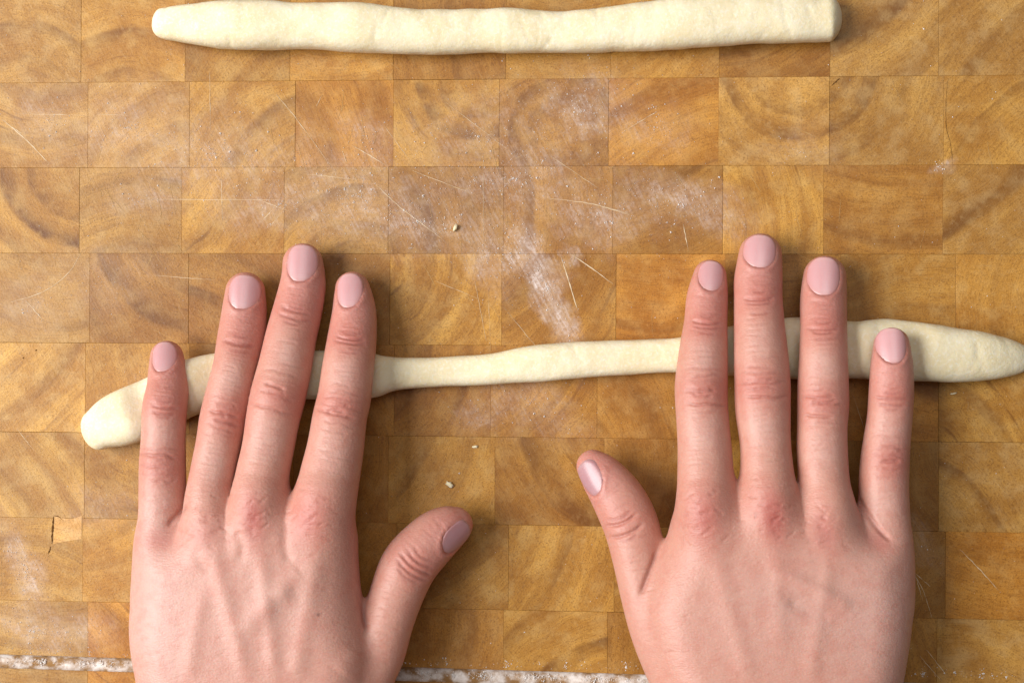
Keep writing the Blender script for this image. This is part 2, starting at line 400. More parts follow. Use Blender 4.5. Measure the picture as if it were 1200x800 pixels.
s = new_obj('chip', mesh_np('chip', np.array([(*at(x, y)[:2], .055) for x, y in CHIP])*MM, [(0, 1, 2, 3), (0, 3, 4, 5)], False), WOOD, board)
s['seed'] = 55.0; s['ring_strength'] = .5; s['ring_centre'] = (-150.0, 60.0, 0.0); s['arc_radius'] = 20.0; s['arc_width'] = 2.0; s['arc_strength'] = 0.0; s['tint'] = (1.38, 1.45, 1.75)
CRK = [(((62,640),(63,622),(64,608)), 4.2), (((64,607),(70,608),(76,613)), 1.4), (((61,643),(58,652)), 2.6), (((973,98),(982,90)), 2.2),
       (((42,413),(43,414)), 6), (((27,422),(28,423)), 4), (((1108,92),(1107,140),(1113,170),(1115,193)), .7)]
s = new_obj('cracks', strip_mesh('cracks', CRK, .06), CRACK, board); s['kind'] = 'stuff'

# ------------------------------------------------------------------ dough ropes
def rope(name, prof, press, label, seed, notch=None, ends=(.5, .5)):
    """prof: rows (x, y top edge, y bottom edge) in photo px; press: (x centre, half width, height mm) under a finger"""
    rng = np.random.default_rng(seed)
    P = spline(np.array(prof, float), 900)
    L_ = np.concatenate([[0], np.cumsum(np.hypot(np.diff(P[:, 0]), np.diff((P[:, 1]+P[:, 2])/2)))])
    P = np.stack([np.interp(np.linspace(0, L_[-1], 460), L_, P[:, q]) for q in range(3)], 1)
    cpx, cpy = P[:, 0], (P[:, 1]+P[:, 2])/2
    C, W = [], []
    for x, a, b in P:
        t = at(x, a, 6.0); q = at(x, b, 5.0); C.append((t+q)/2); W.append(np.linalg.norm(t[:2]-q[:2])/2)
    C = np.array(C); W = np.array(W)
    H = 2*W*.80
    for (px, hw, h) in press:
        g = 1/(1+np.exp((np.abs(cpx-px)-hw)/3.5)); H = np.minimum(H, H*(1-g)+np.minimum(H, h)*g)
    H = np.convolve(np.pad(H, 4, 'edge'), np.ones(9)/9, 'valid')
    T = np.gradient(C[:, :2], axis=0); T /= np.linalg.norm(T, axis=1)[:, None]; N = np.stack([-T[:, 1], T[:, 0]], 1)
    Wp = W*np.abs(N[:, 1])                                 # traced edges are vertical spans
    m = 40; A = np.linspace(0, 2*np.pi, m, endpoint=False)
    # end caps: shrink the rings along a rounded profile
    V = []
    L = np.concatenate([[0], np.cumsum(np.linalg.norm(np.diff(C[:, :2], axis=0), axis=1))])
    nz1 = rng.normal(size=(len(C)+1, m))
    def sm(a, k, ax):
        for _ in range(k): a = (np.roll(a, 1, ax)+2*a+np.roll(a, -1, ax))/4
        return a
    n_big = sm(sm(rng.normal(size=(len(C), m)), 60, 0), 10, 1); n_big /= n_big.std()
    n_fine = sm(sm(rng.normal(size=(len(C), m)), 14, 0), 2, 1); n_fine /= n_fine.std()
    n_ring = sm(rng.normal(size=(len(C), 1)), 40, 0); n_ring /= n_ring.std()
    creases = [(rng.uniform(8, len(C)-8), rng.uniform(.5, 2.6), rng.uniform(.25, .7), rng.uniform(-9, 9), rng.uniform(.07, .22)) for _ in range(34)]
    for i in range(len(C)):
        r0 = max(W[0], 1)*ends[0]*2; r1 = max(W[-1], 1)*ends[1]*2
        f = 1.0
        if L[i] < r0: f *= math.sqrt(max(0, 1-(1-L[i]/r0)**2))
        if L[-1]-L[i] < r1: f *= math.sqrt(max(0, 1-(1-(L[-1]-L[i])/r1)**2))
        f = max(f, .02)
        w, h = Wp[i]*f, H[i]*(.25+.75*f)
        ca, sa = np.cos(A), np.sin(A)
        e = 2/2.55
        u = w*np.sign(ca)*np.abs(ca)**e; v = h/2*np.sign(sa)*np.abs(sa)**e
        d = (.09*n_big[i]+.035*n_fine[i]+.02*n_ring[i])*min(1, f*1.5)
        for (i0_, a0_, sp_, sl_, dp_) in creases:
            d = d-dp_*np.exp(-((i-i0_-sl_*(A-a0_))/1.5)**2)*np.exp(-((A-a0_)/sp_)**2)
        u = u+d*ca; v = v+d*sa
        z = h/2+v; z = np.where(z < h*.12, h*.12-(h*.12-z)*.55, z)-h*.045
        z = np.maximum(z, .1)
        V.append(np.stack([C[i, 0]+N[i, 0]*u, C[i, 1]+N[i, 1]*u, z], 1))
    V = np.vstack(V); F = []
    k = np.arange(len(C)-1)[:, None]*m; j = np.arange(m)[None]; jn = (j+1) % m
    F = np.stack([k+j, k+jn, k+m+jn, k+m+j], -1).reshape(-1, 4)[:, ::-1]
    me = mesh_np(name, V*MM, F)
    import bmesh
    bm = bmesh.new(); bm.from_mesh(me); bm.verts.ensure_lookup_table()
    bmesh.ops.contextual_create(bm, geom=[e for e in bm.edges if e.is_boundary and e.verts[0].index < m])
    bm.edges.ensure_lookup_table()
    bmesh.ops.contextual_create(bm, geom=[e for e in bm.edges if e.is_boundary])
    bmesh.ops.recalc_face_normals(bm, faces=bm.faces)
    for f in bm.faces: f.smooth = True
    bm.to_mesh(me); bm.free()
    o = new_obj(name, me, DOUGH); tag(o, label, 'dough', 'dough ropes'); return o

rope('dough_rope', [(175,11,38),(184,9,42),(200,7,47),(240,3,54.5),(290,1,59),(360,4,58),(420,4,62),(470,10,64),(530,12,64),(560,11.5,61.5),(600,10,62),
                    (655,14,62),(700,10,62),(760,3,60),(800,-3,58),(870,-6,53),(930,-6,51),(960,-3,50),(976,-4,49),(988,0,45)], [],
     'thick straight pale dough rope lying alone along the top of the board', 3, ends=(.45, .40))
rope('dough_rope', [(96,494,531),(112,479,531),(132,463,527),(165,446,519),(195,431,505),(220,420,491),(250,414,478),(290,412,470),(340,411,468),
                    (390,411,468),(436,414,466),(455,417,460),(475,418.5,456),(520,417.5,452.5),(575,414,451),(620,405.5,448),(670,401,444),(720,399,439.5),(760,398,437),(800,395,437),
                    (860,382,440),(920,373,443),(960,372.5,444),(1000,377,444),(1020,375,445),(1040,374,445.5),(1070,377,446),(1120,384,447.5),(1160,391,445),(1190,400,440),(1212,410,434)],
     [(194,26,12.5),(281,34,11),(338,36,10.5),(410,36,10.5),(824,34,9.5),(891,36,10.5),(965,36,11),(1046,30,12)],
     'long uneven pale dough rope rolled under the fingers of both hands', 5, ends=(.42, .5))

# ------------------------------------------------------------------ hands
def surface_nets(f, ax, ay, az):
    s = f < 0
    c = [s[i:i+s.shape[0]-1 or None, j:j+s.shape[1]-1 or None, k:k+s.shape[2]-1 or None] for i in (0, 1) for j in (0, 1) for k in (0, 1)]
    tot = sum(x[:f.shape[0]-1, :f.shape[1]-1, :f.shape[2]-1].astype(np.uint8) for x in c)
    act = (tot > 0) & (tot < 8)
    I, J, K = np.nonzero(act); n = len(I)
    vid = np.full(act.shape, -1, np.int32); vid[I, J, K] = np.arange(n)
    corner = {(a, b, d): f[I+a, J+b, K+d] for a in (0, 1) for b in (0, 1) for d in (0, 1)}
    acc = np.zeros((n, 3)); cnt = np.zeros(n)
    for a in corner:
        for axn in range(3):
            if a[axn]: continue
            b = list(a); b[axn] = 1; b = tuple(b)
            va, vb = corner[a], corner[b]; m = (va < 0) != (vb < 0)
            t = np.where(m, va/np.where(m, va-vb, 1), 0)
            p = np.tile(np.array(a, float), (n, 1)); p[:, axn] += t
            acc += p*m[:, None]; cnt += m
    acc /= cnt[:, None]
    def lerp(axv, i, t): return axv[i]*(1-t)+axv[i+1]*t
    V = np.stack([lerp(ax, I, acc[:, 0]), lerp(ay, J, acc[:, 1]), lerp(az, K, acc[:, 2])], 1)
    F = []
    for axn in range(3):
        lo = [slice(None)]*3; hi = [slice(None)]*3; lo[axn] = slice(0, -1); hi[axn] = slice(1, None)
        a, b = s[tuple(lo)], s[tuple(hi)]
        i, j, k = np.nonzero(a != b); fl = a[i, j, k]
        o = [x for x in range(3) if x != axn]; q = np.stack([i, j, k], 1)
        ok = (q[:, o[0]] > 0) & (q[:, o[1]] > 0) & (q[:, o[0]] < act.shape[o[0]]) & (q[:, o[1]] < act.shape[o[1]])
        q = q[ok]; fl = fl[ok]
        def g(da, db):
            r = q.copy(); r[:, o[0]] -= da; r[:, o[1]] -= db; return vid[r[:, 0], r[:, 1], r[:, 2]]
        quad = np.stack([g(1, 1), g(0, 1), g(0, 0), g(1, 0)], 1)
        flip = fl if axn != 1 else ~fl
        quad[~flip] = quad[~flip][:, ::-1]; F.append(quad)
    return V, np.vstack(F)

NAIL_TAPER = .20
def smin(a, b, k):
    h = np.clip(.5+.5*(b-a)/k, 0, 1); return b*(1-h)+a*h-k*h*(1-h)
def vnormals(V, F):
    a, b, c, d = (V[F[:, i]] for i in range(4)); n = np.cross(c-a, d-b)
    N = np.stack([sum(np.bincount(F[:, q], n[:, k], len(V)) for q in range(4)) for k in range(3)], 1)
    return N/(np.linalg.norm(N, axis=1)[:, None]+1e-12)
def relax(V, F, it, lam=.5, mu=-.52):
    E = np.unique(np.sort(np.vstack([F[:, [i, (i+1) % 4]] for i in range(4)]), 1), axis=0)
    deg = np.bincount(E.ravel(), minlength=len(V))
    for s in range(it):
        for l in (lam, mu):
            A = np.stack([np.bincount(E[:, 0], V[E[:, 1], k], len(V))+np.bincount(E[:, 1], V[E[:, 0], k], len(V)) for k in range(3)], 1)
            V = V+l*(A/deg[:, None]-V)
    return V
def poly_dist(X, Y, poly):
    d2 = np.full(X.shape, 1e9); ins = np.zeros(X.shape, bool)
    for i in range(len(poly)):
        a, b = poly[i], poly[(i+1) % len(poly)]; e = b-a
        t = np.clip(((X-a[0])*e[0]+(Y-a[1])*e[1])/(e@e), 0, 1)
        d2 = np.minimum(d2, (X-a[0]-t*e[0])**2+(Y-a[1]-t*e[1])**2)
        c = (a[1] > Y) != (b[1] > Y)
        ins ^= c & (X < (b[0]-a[0])*(Y-a[1])/(b[1]-a[1]+1e-12)+a[0])
    return np.where(ins, 1, -1)*np.sqrt(d2)

CREASE_SHADE = np.array([.34, .095, .075]); RED = np.array([.46, .115, .092]); BASE_SKIN = np.array([.565, .282, .212]); PALE = np.array([.615, .375, .318]); TIP = np.array([.55, .218, .185])

def make_hand(spec):
    VX = .46
    fingers = []
    for fg in spec['fingers']:
        pts = []
        for (x, y, hw, z) in fg['chain']:
            p = at(x, y, z); pts.append((*p, hw*mmpp(x, y, z)))
        fingers.append(spline(pts, 64))
    poly_px = spec['palm']; PZ = spec['palm_z']
    def zc_of_y(py): return np.interp(py, [p[0] for p in PZ], [p[1] for p in PZ])
    poly = np.array([at(x, y, zc_of_y(y))[:2] for x, y in poly_px])
    dense = spline(np.vstack([poly, poly[:1]]), 160)[:-1]
    allp = np.vstack([np.vstack([f[:, :2] for f in fingers]), poly])
    x0, x1 = allp[:, 0].min()-14, allp[:, 0].max()+14; y1 = allp[:, 1].max()+14; y0 = allp[:, 1].min()-4
    y_fine = at(600, 812)[1]
    ax = np.arange(x0, x1, VX)
    ay = np.concatenate([np.arange(y_fine, y1, VX)])
    low = []; yy, st = y_fine, VX
    while yy > y0: st = min(st*1.08, 2.2); yy -= st; low.append(yy)
    ay = np.concatenate([np.array(low[::-1]), ay]); zs = [44.0]; st = VX
    while zs[-1] < spec['ztop']: st = min(st*1.1, 2.2); zs.append(zs[-1]+st)
    az = np.concatenate([np.arange(-1.0, 43.9, VX), zs])
    X2, Y2 = np.meshgrid(ax, ay, indexing='ij')
    # ---- back of the hand and forearm
    d2 = poly_dist(X2, Y2, dense)
    d2 = np.minimum(d2, 17.0)
    def blur(a, n, axis):
        k = np.ones(n)/n; pad = [(0, 0), (0, 0)]; pad[axis] = (n//2, n//2)
        return np.apply_along_axis(lambda r: np.convolve(r, k, 'valid'), axis, np.pad(a, pad, 'edge'))
    for _ in range(2): d2 = blur(blur(d2, 9, 0), 9, 1)
    ypx_line = to_px(np.stack([np.zeros_like(ay), ay, np.full_like(ay, 25.0)], 1))[:, 1]
    zc = np.interp(ypx_line, [p[0] for p in PZ], [p[1] for p in PZ])
    Th = np.interp(ypx_line, [p[0] for p in PZ], [p[2] for p in PZ])
    xm = np.interp(ypx_line, [p[0] for p in spec['axis']], [p[1] for p in spec['axis']])
    xmw = np.array([at(a, b, 25)[0] for a, b in zip(xm, ypx_line)])
    arch = -spec['arch']*((X2-xmw[None])/40.0)**2 + spec['roll']*(X2-xmw[None])/40.0
    Rr = 15.0
    zrel = (az[None, None]-(zc[None]+arch)[:, :, None])
    e = np.maximum(0, Rr-d2)[:, :, None]
    f = ((np.sqrt(e**2+(zrel*(Rr/Th)[None, :, None])**2)-Rr)*(Th/Rr)[None, :, None].clip(0, 1)).astype(np.float32)
    # ---- fingers
    G = np.full(f.shape, 30.0, np.float32); TB = np.full(f.shape, 30.0, np.float32)
    def sweep(S, grid, flat):
        mg = 9.0
        for i in range(len(S)-1):
            a, b = S[i], S[i+1]; r = max(a[3], b[3])+mg
            lo = np.minimum(a[:3], b[:3])-r; hi = np.maximum(a[:3], b[:3])+r
            i0, i1 = np.searchsorted(ax, [lo[0], hi[0]]); j0, j1 = np.searchsorted(ay, [lo[1], hi[1]]); k0, k1 = np.searchsorted(az, [lo[2], hi[2]])
            X = ax[i0:i1, None, None]-a[0]; Y = ay[None, j0:j1, None]-a[1]; Z = az[None, None, k0:k1]-a[2]
            e = b[:3]-a[:3]; t = np.clip((X*e[0]+Y*e[1]+Z*e[2])/(e@e+1e-9), 0, 1)
            dz = (Z-t*e[2])/flat
            d = np.sqrt((X-t*e[0])**2+(Y-t*e[1])**2+dz**2)-(a[3]+(b[3]-a[3])*t)
            sl = grid[i0:i1, j0:j1, k0:k1]; np.minimum(sl, d, out=sl)
    for fg, S in zip(spec['fingers'], fingers):
        sweep(S, TB if fg.get('thumb') else G, .93)
    f = smin(f, G, 5.0)
    f = smin(f, TB, spec.get('thumb_k', 3.2))
    # ---- nail beds
    nails = []; f0 = f.copy()
    for fg, S in zip(spec['fingers'], fingers):
        nx, ny, nhw, nhl, roll = fg['nail']
        i = np.argmin([np.hypot(*(to_px(s[None, :3])[0]-np.array([nx, ny]))) for s in S])
        i = max(i, 3); c = S[i]
        k = mmpp(nx, ny, c[2]+6); hw, hl = nhw*k, nhl*k
        a = S[max(i-6, 0)][:3]-S[min(i+8, len(S)-1)][:3]; a /= np.linalg.norm(a)
        def frame(a):
            up = np.array([0, 0, 1.0]); up -= a*(up@a); up /= np.linalg.norm(up); sd = np.cross(a, up)
            rr = math.radians(roll); up2 = up*math.cos(rr)+sd*math.sin(rr); return up2, np.cross(a, up2)
        up2, sd2 = frame(a)
        cc = c[:3].copy(); want = at(nx, ny, c[2]+c[3]*.9)
        cc = cc+a*np.clip((want-cc)@a, -2.5, 2.5)+sd2*np.clip((want-cc)@sd2-up2@sd2, -1.0, 1.0)
        def fs(p):
            g = []
            for axis, q in ((ax, p[0]), (ay, p[1]), (az, p[2])):
                k_ = int(np.clip(np.searchsorted(axis, q)-1, 0, len(axis)-2)); g.append((k_, (q-axis[k_])/(axis[k_+1]-axis[k_])))
            r = 0.0
            for da in (0, 1):
                for db in (0, 1):
                    for dc in (0, 1):
                        r += f0[g[0][0]+da, g[1][0]+db, g[2][0]+dc]*(g[0][1] if da else 1-g[0][1])*(g[1][1] if db else 1-g[1][1])*(g[2][1] if dc else 1-g[2][1])
            return r
        def top(u, v):                                      # height of the skin over the point, along the nail's normal
            for w in np.arange(14.0, -4.0, -.1):
                if fs(cc+sd2*u+a*v+up2*w) < 0: return w
            return -4.0
        w0 = top(0, 0); cen = cc+up2*w0
        wp, wd = top(0, -hl*.95)-w0, top(0, hl*.6)-w0
        Mx = np.array([[-hl*.95, (hl*.95)**2], [hl*.6, (hl*.6)**2]]); bv, cv = np.linalg.solve(Mx, np.array([wp, wd*.85]))
        tl, tr = top(-hw*.9, -hl*.1), top(hw*.9, -hl*.1); bu = (tr-tl)/(1.8*hw); drop = max(.3, w0-.5*(tl+tr)); Rn = max(((hw*.9)**2+drop**2)/(2*drop), hw*1.12)
        nails.append((cen, a, sd2, up2, hw, hl, Rn, bv, cv, bu, fg.get('thumb', False)))
        r = max(hw, hl)+3; lo, hi = cen-r, cen+r
        i0, i1 = np.searchsorted(ax, [lo[0], hi[0]]); j0, j1 = np.searchsorted(ay, [lo[1], hi[1]]); k0, k1 = np.searchsorted(az, [lo[2], hi[2]])
        Pn = np.stack(np.meshgrid(ax[i0:i1], ay[j0:j1], az[k0:k1], indexing='ij'), -1)-cen
        u, v, w = Pn@sd2, Pn@a, Pn@up2
        ut = u/(1-NAIL_TAPER*np.clip(-v/hl, 0, 1)**2)
        q = (np.abs(ut/(hw-.05))**2.6+np.abs(v/(hl-.05))**2.6)
        edge = (q**(1/2.6)-1)*min(hw, hl)
        srf = np.sqrt(np.maximum(Rn**2-u**2, .01))-Rn+bv*v+cv*v*v+bu*u-.40
        cut = np.maximum(edge, srf-w)                       # negative inside the removed slab
        sl = f[i0:i1, j0:j1, k0:k1]
        sl[...] = -smin(-sl, cut, .2)
    V, F = surface_nets(f, ax, ay, az)
    # keep the one connected body
    V = relax(V, F, 4)
    N = vnormals(V, F); pxy = to_px(V)
    topw = np.clip((N[:, 2]-.15)/.5, 0, 1)
    disp = np.zeros(len(V)); tone = np.tile(BASE_SKIN, (len(V), 1))
    def blob(x, y, sx, sy, rot=0):
        c, s = math.cos(math.radians(rot)), math.sin(math.radians(rot)); dx, dy = pxy[:, 0]-x, pxy[:, 1]-y
        return np.exp(-(((dx*c+dy*s)/sx)**2+((-dx*s+dy*c)/sy)**2))
    def line(pts, w):
        P = spline(np.array(pts, float), 14); lo, hi = P.min(0)-3*w, P.max(0)+3*w
        m = np.nonzero((pxy[:, 0] > lo[0]) & (pxy[:, 0] < hi[0]) & (pxy[:, 1] > lo[1]) & (pxy[:, 1] < hi[1]))[0]
        d = np.full(len(m), 1e9); tt = np.zeros(len(m)); q = pxy[m]
        for i in range(len(P)-1):
            e = P[i+1]-P[i]; t = np.clip(((q-P[i])@e)/(e@e+1e-9), 0, 1); dd = np.linalg.norm(q-P[i]-t[:, None]*e, axis=1)
            b = dd < d; d[b] = dd[b]; tt[b] = (i+t[b])/(len(P)-1)
        return m, np.exp(-(d/w)**2)*np.clip(np.minimum(tt, 1-tt)*5+.15, 0, 1)
    def groove(pts, w, depth, red=0.0):
        m, g = line(pts, w); disp[m] -= depth*1.65*g*topw[m]
        if red: tone[m] += (CREASE_SHADE-tone[m])*(red*g*topw[m])[:, None]  # shade of the crease painted into the skin tone as dark red
    def paint(wt, colr, k): tone[:] = tone+(np.asarray(colr)-tone)*np.clip(wt*k, 0, 1)[:, None]
    # tone of the whole: pale on the back, pinker towards the fingertips
    for x, y, sx, sy, rot, k, cname in spec['tones']:
        paint(blob(x, y, sx, sy, rot), {'red': RED, 'pale': PALE, 'tip': TIP}.get(cname, cname) if isinstance(cname, str) else cname, k)
    rng = random.Random(spec['seed'])
    for fg, S in zip(spec['fingers'], fingers):
        spx = to_px(S[:, :3])
        hwp = np.array([s[3]/mmpp(600, 400, s[2]) for s in S])
        tipx, tipy = spx[0]
        paint(blob(tipx, tipy+14, 30, 46), TIP, .75)
        js = [(j_[0], j_[1]) for j_ in fg['joints']]
        if len(js) == 2:
            (x1_, y1_), (x2_, y2_) = js; g_ = (x2_-x1_)/(y2_-y1_)
            paint(blob((x1_+x2_)/2, (y1_+y2_)/2, 17, 20), PALE, .55)
            paint(blob(x2_+g_*52, y2_+52, 20, 26), PALE, .5)
        for (jx, jy, kind) in fg['joints']:
            i = int(np.argmin(np.hypot(spx[:, 0]-jx, spx[:, 1]-jy))); a = spx[max(i-2, 0)]-spx[min(i+2, len(spx)-1)]; a = a/np.linalg.norm(a)
            s = np.array([-a[1], a[0]]); hw = hwp[i]; c0 = np.array([jx, jy], float)
            ang = math.degrees(math.atan2(s[1], s[0]))
            if kind == 'dip':
                paint(blob(jx+rng.uniform(-4, 4), jy+rng.uniform(-4, 4), hw*1.05, rng.uniform(15, 22), ang), RED, rng.uniform(.36, .52))
                offs = [(-7, .45, .08), (0, .85, .36), (6.5, .7, .26), (14, .4, .08)]
                offs = [(o_+rng.uniform(-1.5, 1.5), wd*rng.uniform(.75, 1.15), dp*rng.uniform(.5, 1.25)) for o_, wd, dp in offs]
                for o_, wd, dp in offs:
                    k0 = c0-a*(o_+rng.uniform(-1.5, 1.5)); b = rng.uniform(-2.5, 2.5); ww = hw*wd*rng.uniform(.85, 1.05)
                    groove([k0-s*ww+a*1.5, k0-s*ww*.4-a*b*.4, k0+s*ww*.4-a*b*.3, k0+s*ww+a*1.5], 1.6, dp, .5)
            elif kind == 'pip':
                paint(blob(jx+rng.uniform(-4, 4), jy+rng.uniform(-4, 4), hw*rng.uniform(.85, 1.1), rng.uniform(19, 27), ang), RED, rng.uniform(.42, .60))
                disp += .35*blob(jx, jy, hw*.75, 24, ang)*topw
                strong = rng.sample(range(8), 3)
                for n_, o_ in enumerate((-25, -17, -10, -4, 1.5, 7, 14, 22)):
                    if rng.random() < .12: continue
                    dp = rng.uniform(.22, .40) if n_ in strong else rng.uniform(.05, .17)
                    if abs(o_) > 16: dp *= .5
                    wd = rng.uniform(.35, .95); bow = -o_*rng.uniform(.02, .2); skew = rng.uniform(-2.5, 2.5)
                    k0 = c0-a*(o_*hw/30+rng.uniform(-2.5, 2.5))+s*hw*rng.uniform(-.2, .2); ww = hw*wd
                    groove([k0-s*ww-a*bow*.6+a*skew, k0-s*ww*.5+a*(bow*.5+rng.uniform(-1.3, 1.3)), k0+a*rng.uniform(-1.3, 1.3), k0+s*ww*.5+a*(bow*.5+rng.uniform(-1.3, 1.3)), k0+s*ww-a*bow*.6-a*skew],
                           rng.uniform(1.3, 1.9), dp, min(.42, .12+dp*.8))
                for _ in range(3):
                    k0 = c0+s*rng.uniform(-.45, .45)*hw+a*rng.uniform(-9, 9)
                    d_ = s*rng.choice((-1, 1))*rng.uniform(5, 10)+a*rng.uniform(-2.5, 2.5)
                    groove([k0, k0+d_*.5+a*1, k0+d_], 1.5, .11, .15)
            elif kind == 'ip':
                paint(blob(jx, jy, hw*.9, 22, ang), RED, .35)
                for o_, wd, dp in fg.get('ipw', [(-16, .45, .16), (-9, .6, .28), (-1, .75, .42), (7, .7, .40), (14, .5, .2)]):
                    k0 = c0-a*o_; ww = hw*wd
                    groove([k0-s*ww+a*3, k0-s*ww*.3-a*1.5, k0+s*ww*.4-a*1.0, k0+s*ww+a*2.5], 2.1, dp, .4)
        # faint cross lines along the finger
        for i in range(8, 50):
            if rng.random() < .8:
                a = spx[max(i-2, 0)]-spx[min(i+2, len(spx)-1)]; a = a/np.linalg.norm(a); s = np.array([-a[1], a[0]])
                k0 = spx[i]+s*rng.uniform(-.3, .3)*hwp[i]; ww = hwp[i]*rng.uniform(.25, .55)
                groove([k0-s*ww, k0+a*rng.uniform(-1, 1), k0+s*ww], 1.5, rng.uniform(.04, .11), .06)
    # raised fold of skin round each nail, tone darker and redder along its edge
    for (cen, a_, sd_, up_, hw, hl, Rn, bv, cv, bu, th_) in nails:
        q = V-cen; near = np.nonzero(np.abs(q).max(1) < 14)[0]; q = q[near]
        u, v, w_ = q@sd_, q@a_, q@up_
        e = ((np.abs(u/(1-NAIL_TAPER*np.clip(-v/hl, 0, 1)**2)/hw)**2.6+np.abs(v/hl)**2.6)**(1/2.6)-1)*min(hw, hl)
        ok = (w_ > -4.5); prox = np.clip(.55-v/hl*.6, 0, 1)
        rim = np.exp(-((e-.15)/.45)**2)*ok*prox; fold = np.exp(-((e-1.1)/.7)**2)*ok*prox
        tone[near] += (np.array([.30, .085, .07])-tone[near])*(rim*.5)[:, None]
        disp[near] += .20*fold
    for pts, w, h in spec['ridges']:
        m, g = line(pts, w); disp[m] += 1.3*h*g*topw[m]
    for pts, w, dp, rd in spec['grooves']: groove(pts, w, dp, rd)
    for x, y, sx, sy, rot, h in spec['bumps']: disp += h*blob(x, y, sx, sy, rot)*topw
    # skin relief on the back: short fine cross lines
    for _ in range(260):
        x, y = rng.uniform(*spec['backx']), rng.uniform(600, 800); L = rng.uniform(5, 14); a_ = math.radians(rng.gauss(0, 14))
        groove([(x, y), (x+L*.5, y+L*.5*math.sin(a_)+rng.uniform(-1, 1)), (x+L, y+L*math.sin(a_))], 1.5, rng.uniform(.02, .05))
    for (x, y) in spec['knuckles']:                        # creased skin over the big knuckles
        for _ in range(26):
            k0 = np.array([rng.gauss(x, 13), rng.gauss(y, 18)]); L = rng.uniform(5, 13); t = math.radians(rng.gauss(0, 28))
            groove([k0, k0+np.array([L*.5, L*.5*math.sin(t)+rng.uniform(-1.5, 1.5)]), k0+np.array([L, L*math.sin(t)])], 1.5, rng.uniform(.05, .12), .10)
    if 'mole' in spec: paint(blob(*spec['mole'], 1.7, 1.7), (.10, .05, .04), .9)
    V = V+N*disp[:, None]
    org = np.array([*at(*spec['origin'], 0)[:2], 0.0])
    me = mesh_np('hand', (V-org)*MM, F)
    ca = me.color_attributes.new('skin_tone', 'FLOAT_COLOR', 'POINT')
    ca.data.foreach_set('color', np.hstack([tone, np.ones((len(V), 1))]).astype(np.float32).ravel())
    hand = new_obj('hand', me, SKIN, None, org*MM)
    tag(hand, spec['label'], 'hand', 'hands rolling the dough')
    for nl in nails: nail_mesh(hand, org, *nl)
    print('hand', len(V), len(F))
    return hand

def nail_mesh(hand, org, cen, a, sd, up, hw, hl, Rn, bv, cv, bu, thumb):
    nr, ns = 9, 40
    V = []; tone = []
    rings = [(q, 0.0) for q in np.linspace(0.0, .9, nr)] + [(.95, -.01), (.99, -.04), (1.03, -.12), (1.05, -1.0)]
    for (q, dz) in rings:
        for k in range(ns):
            t = 2*math.pi*k/ns; c, s = math.cos(t), math.sin(t)
            e = (abs(c)**2.6+abs(s)**2.6)**(-1/2.6)
            u, v = hw*q*c*e, hl*q*s*e
            if v > 0: u *= 1-.02*(v/hl)
            else: u *= 1-NAIL_TAPER*(v/hl)**2
            w = math.sqrt(max(Rn**2-u*u, .01))-Rn+bv*v+cv*v*v+bu*u-.04+.08*(v/hl)+dz
            V.append(cen+sd*u+a*v+up*w)
            vv = v/hl
            pink = np.array([.61, .335, .335]); lun = np.array([.70, .49, .50]); fr = np.array([.68, .46, .43])
            cc = pink
            g = np.clip((-.62-vv)/.3, 0, 1); cc = cc*(1-g*.6)+lun*g*.6
            g = np.clip((vv-.80)/.12, 0, 1); cc = cc*(1-g*.55)+fr*g*.55
            g = np.clip((q-.62)/.38, 0, 1)**1.5*(1 if v < hl*.4 else .35); cc = cc*(1-.75*g)+np.array([.55, .24, .205])*.75*g
            g = np.exp(-((vv-.15)/.45)**2)*.35; cc = cc*(1-g)+np.array([.60, .30, .30])*g
            if thumb: cc = cc*np.array([.72, .72, .76])
            tone.append((*cc, 1))
    n = len(rings); F = []
    for i in range(n-1):
        for k in range(ns):
            k2 = (k+1) % ns; F.append((i*ns+k, (i+1)*ns+k, (i+1)*ns+k2, i*ns+k2))
    # orient the nail's own axes along the finger
    M = np.stack([a, np.cross(up, a), up], 1)
    V = (np.array(V)-cen)@M
    me = mesh_np('fingernail', V*MM, F)
    ca = me.color_attributes.new('nail_tone', 'FLOAT_COLOR', 'POINT'); ca.data.foreach_set('color', np.array(tone, np.float32).ravel())
    o = new_obj('fingernail', me, NAIL, hand)
    R = Matrix([list(map(float, r)) for r in M]).to_4x4(); R.translation = Vector(list(map(float, (cen-org)*MM)))
    o.matrix_local = R
    return o

def zz(chain, prof):
    """add the height of the finger's axis, given as (photo y, z mm)"""
    return [(x, y, w, float(np.interp(y, [p[0] for p in prof], [p[1] for p in prof]))) for x, y, w in chain]

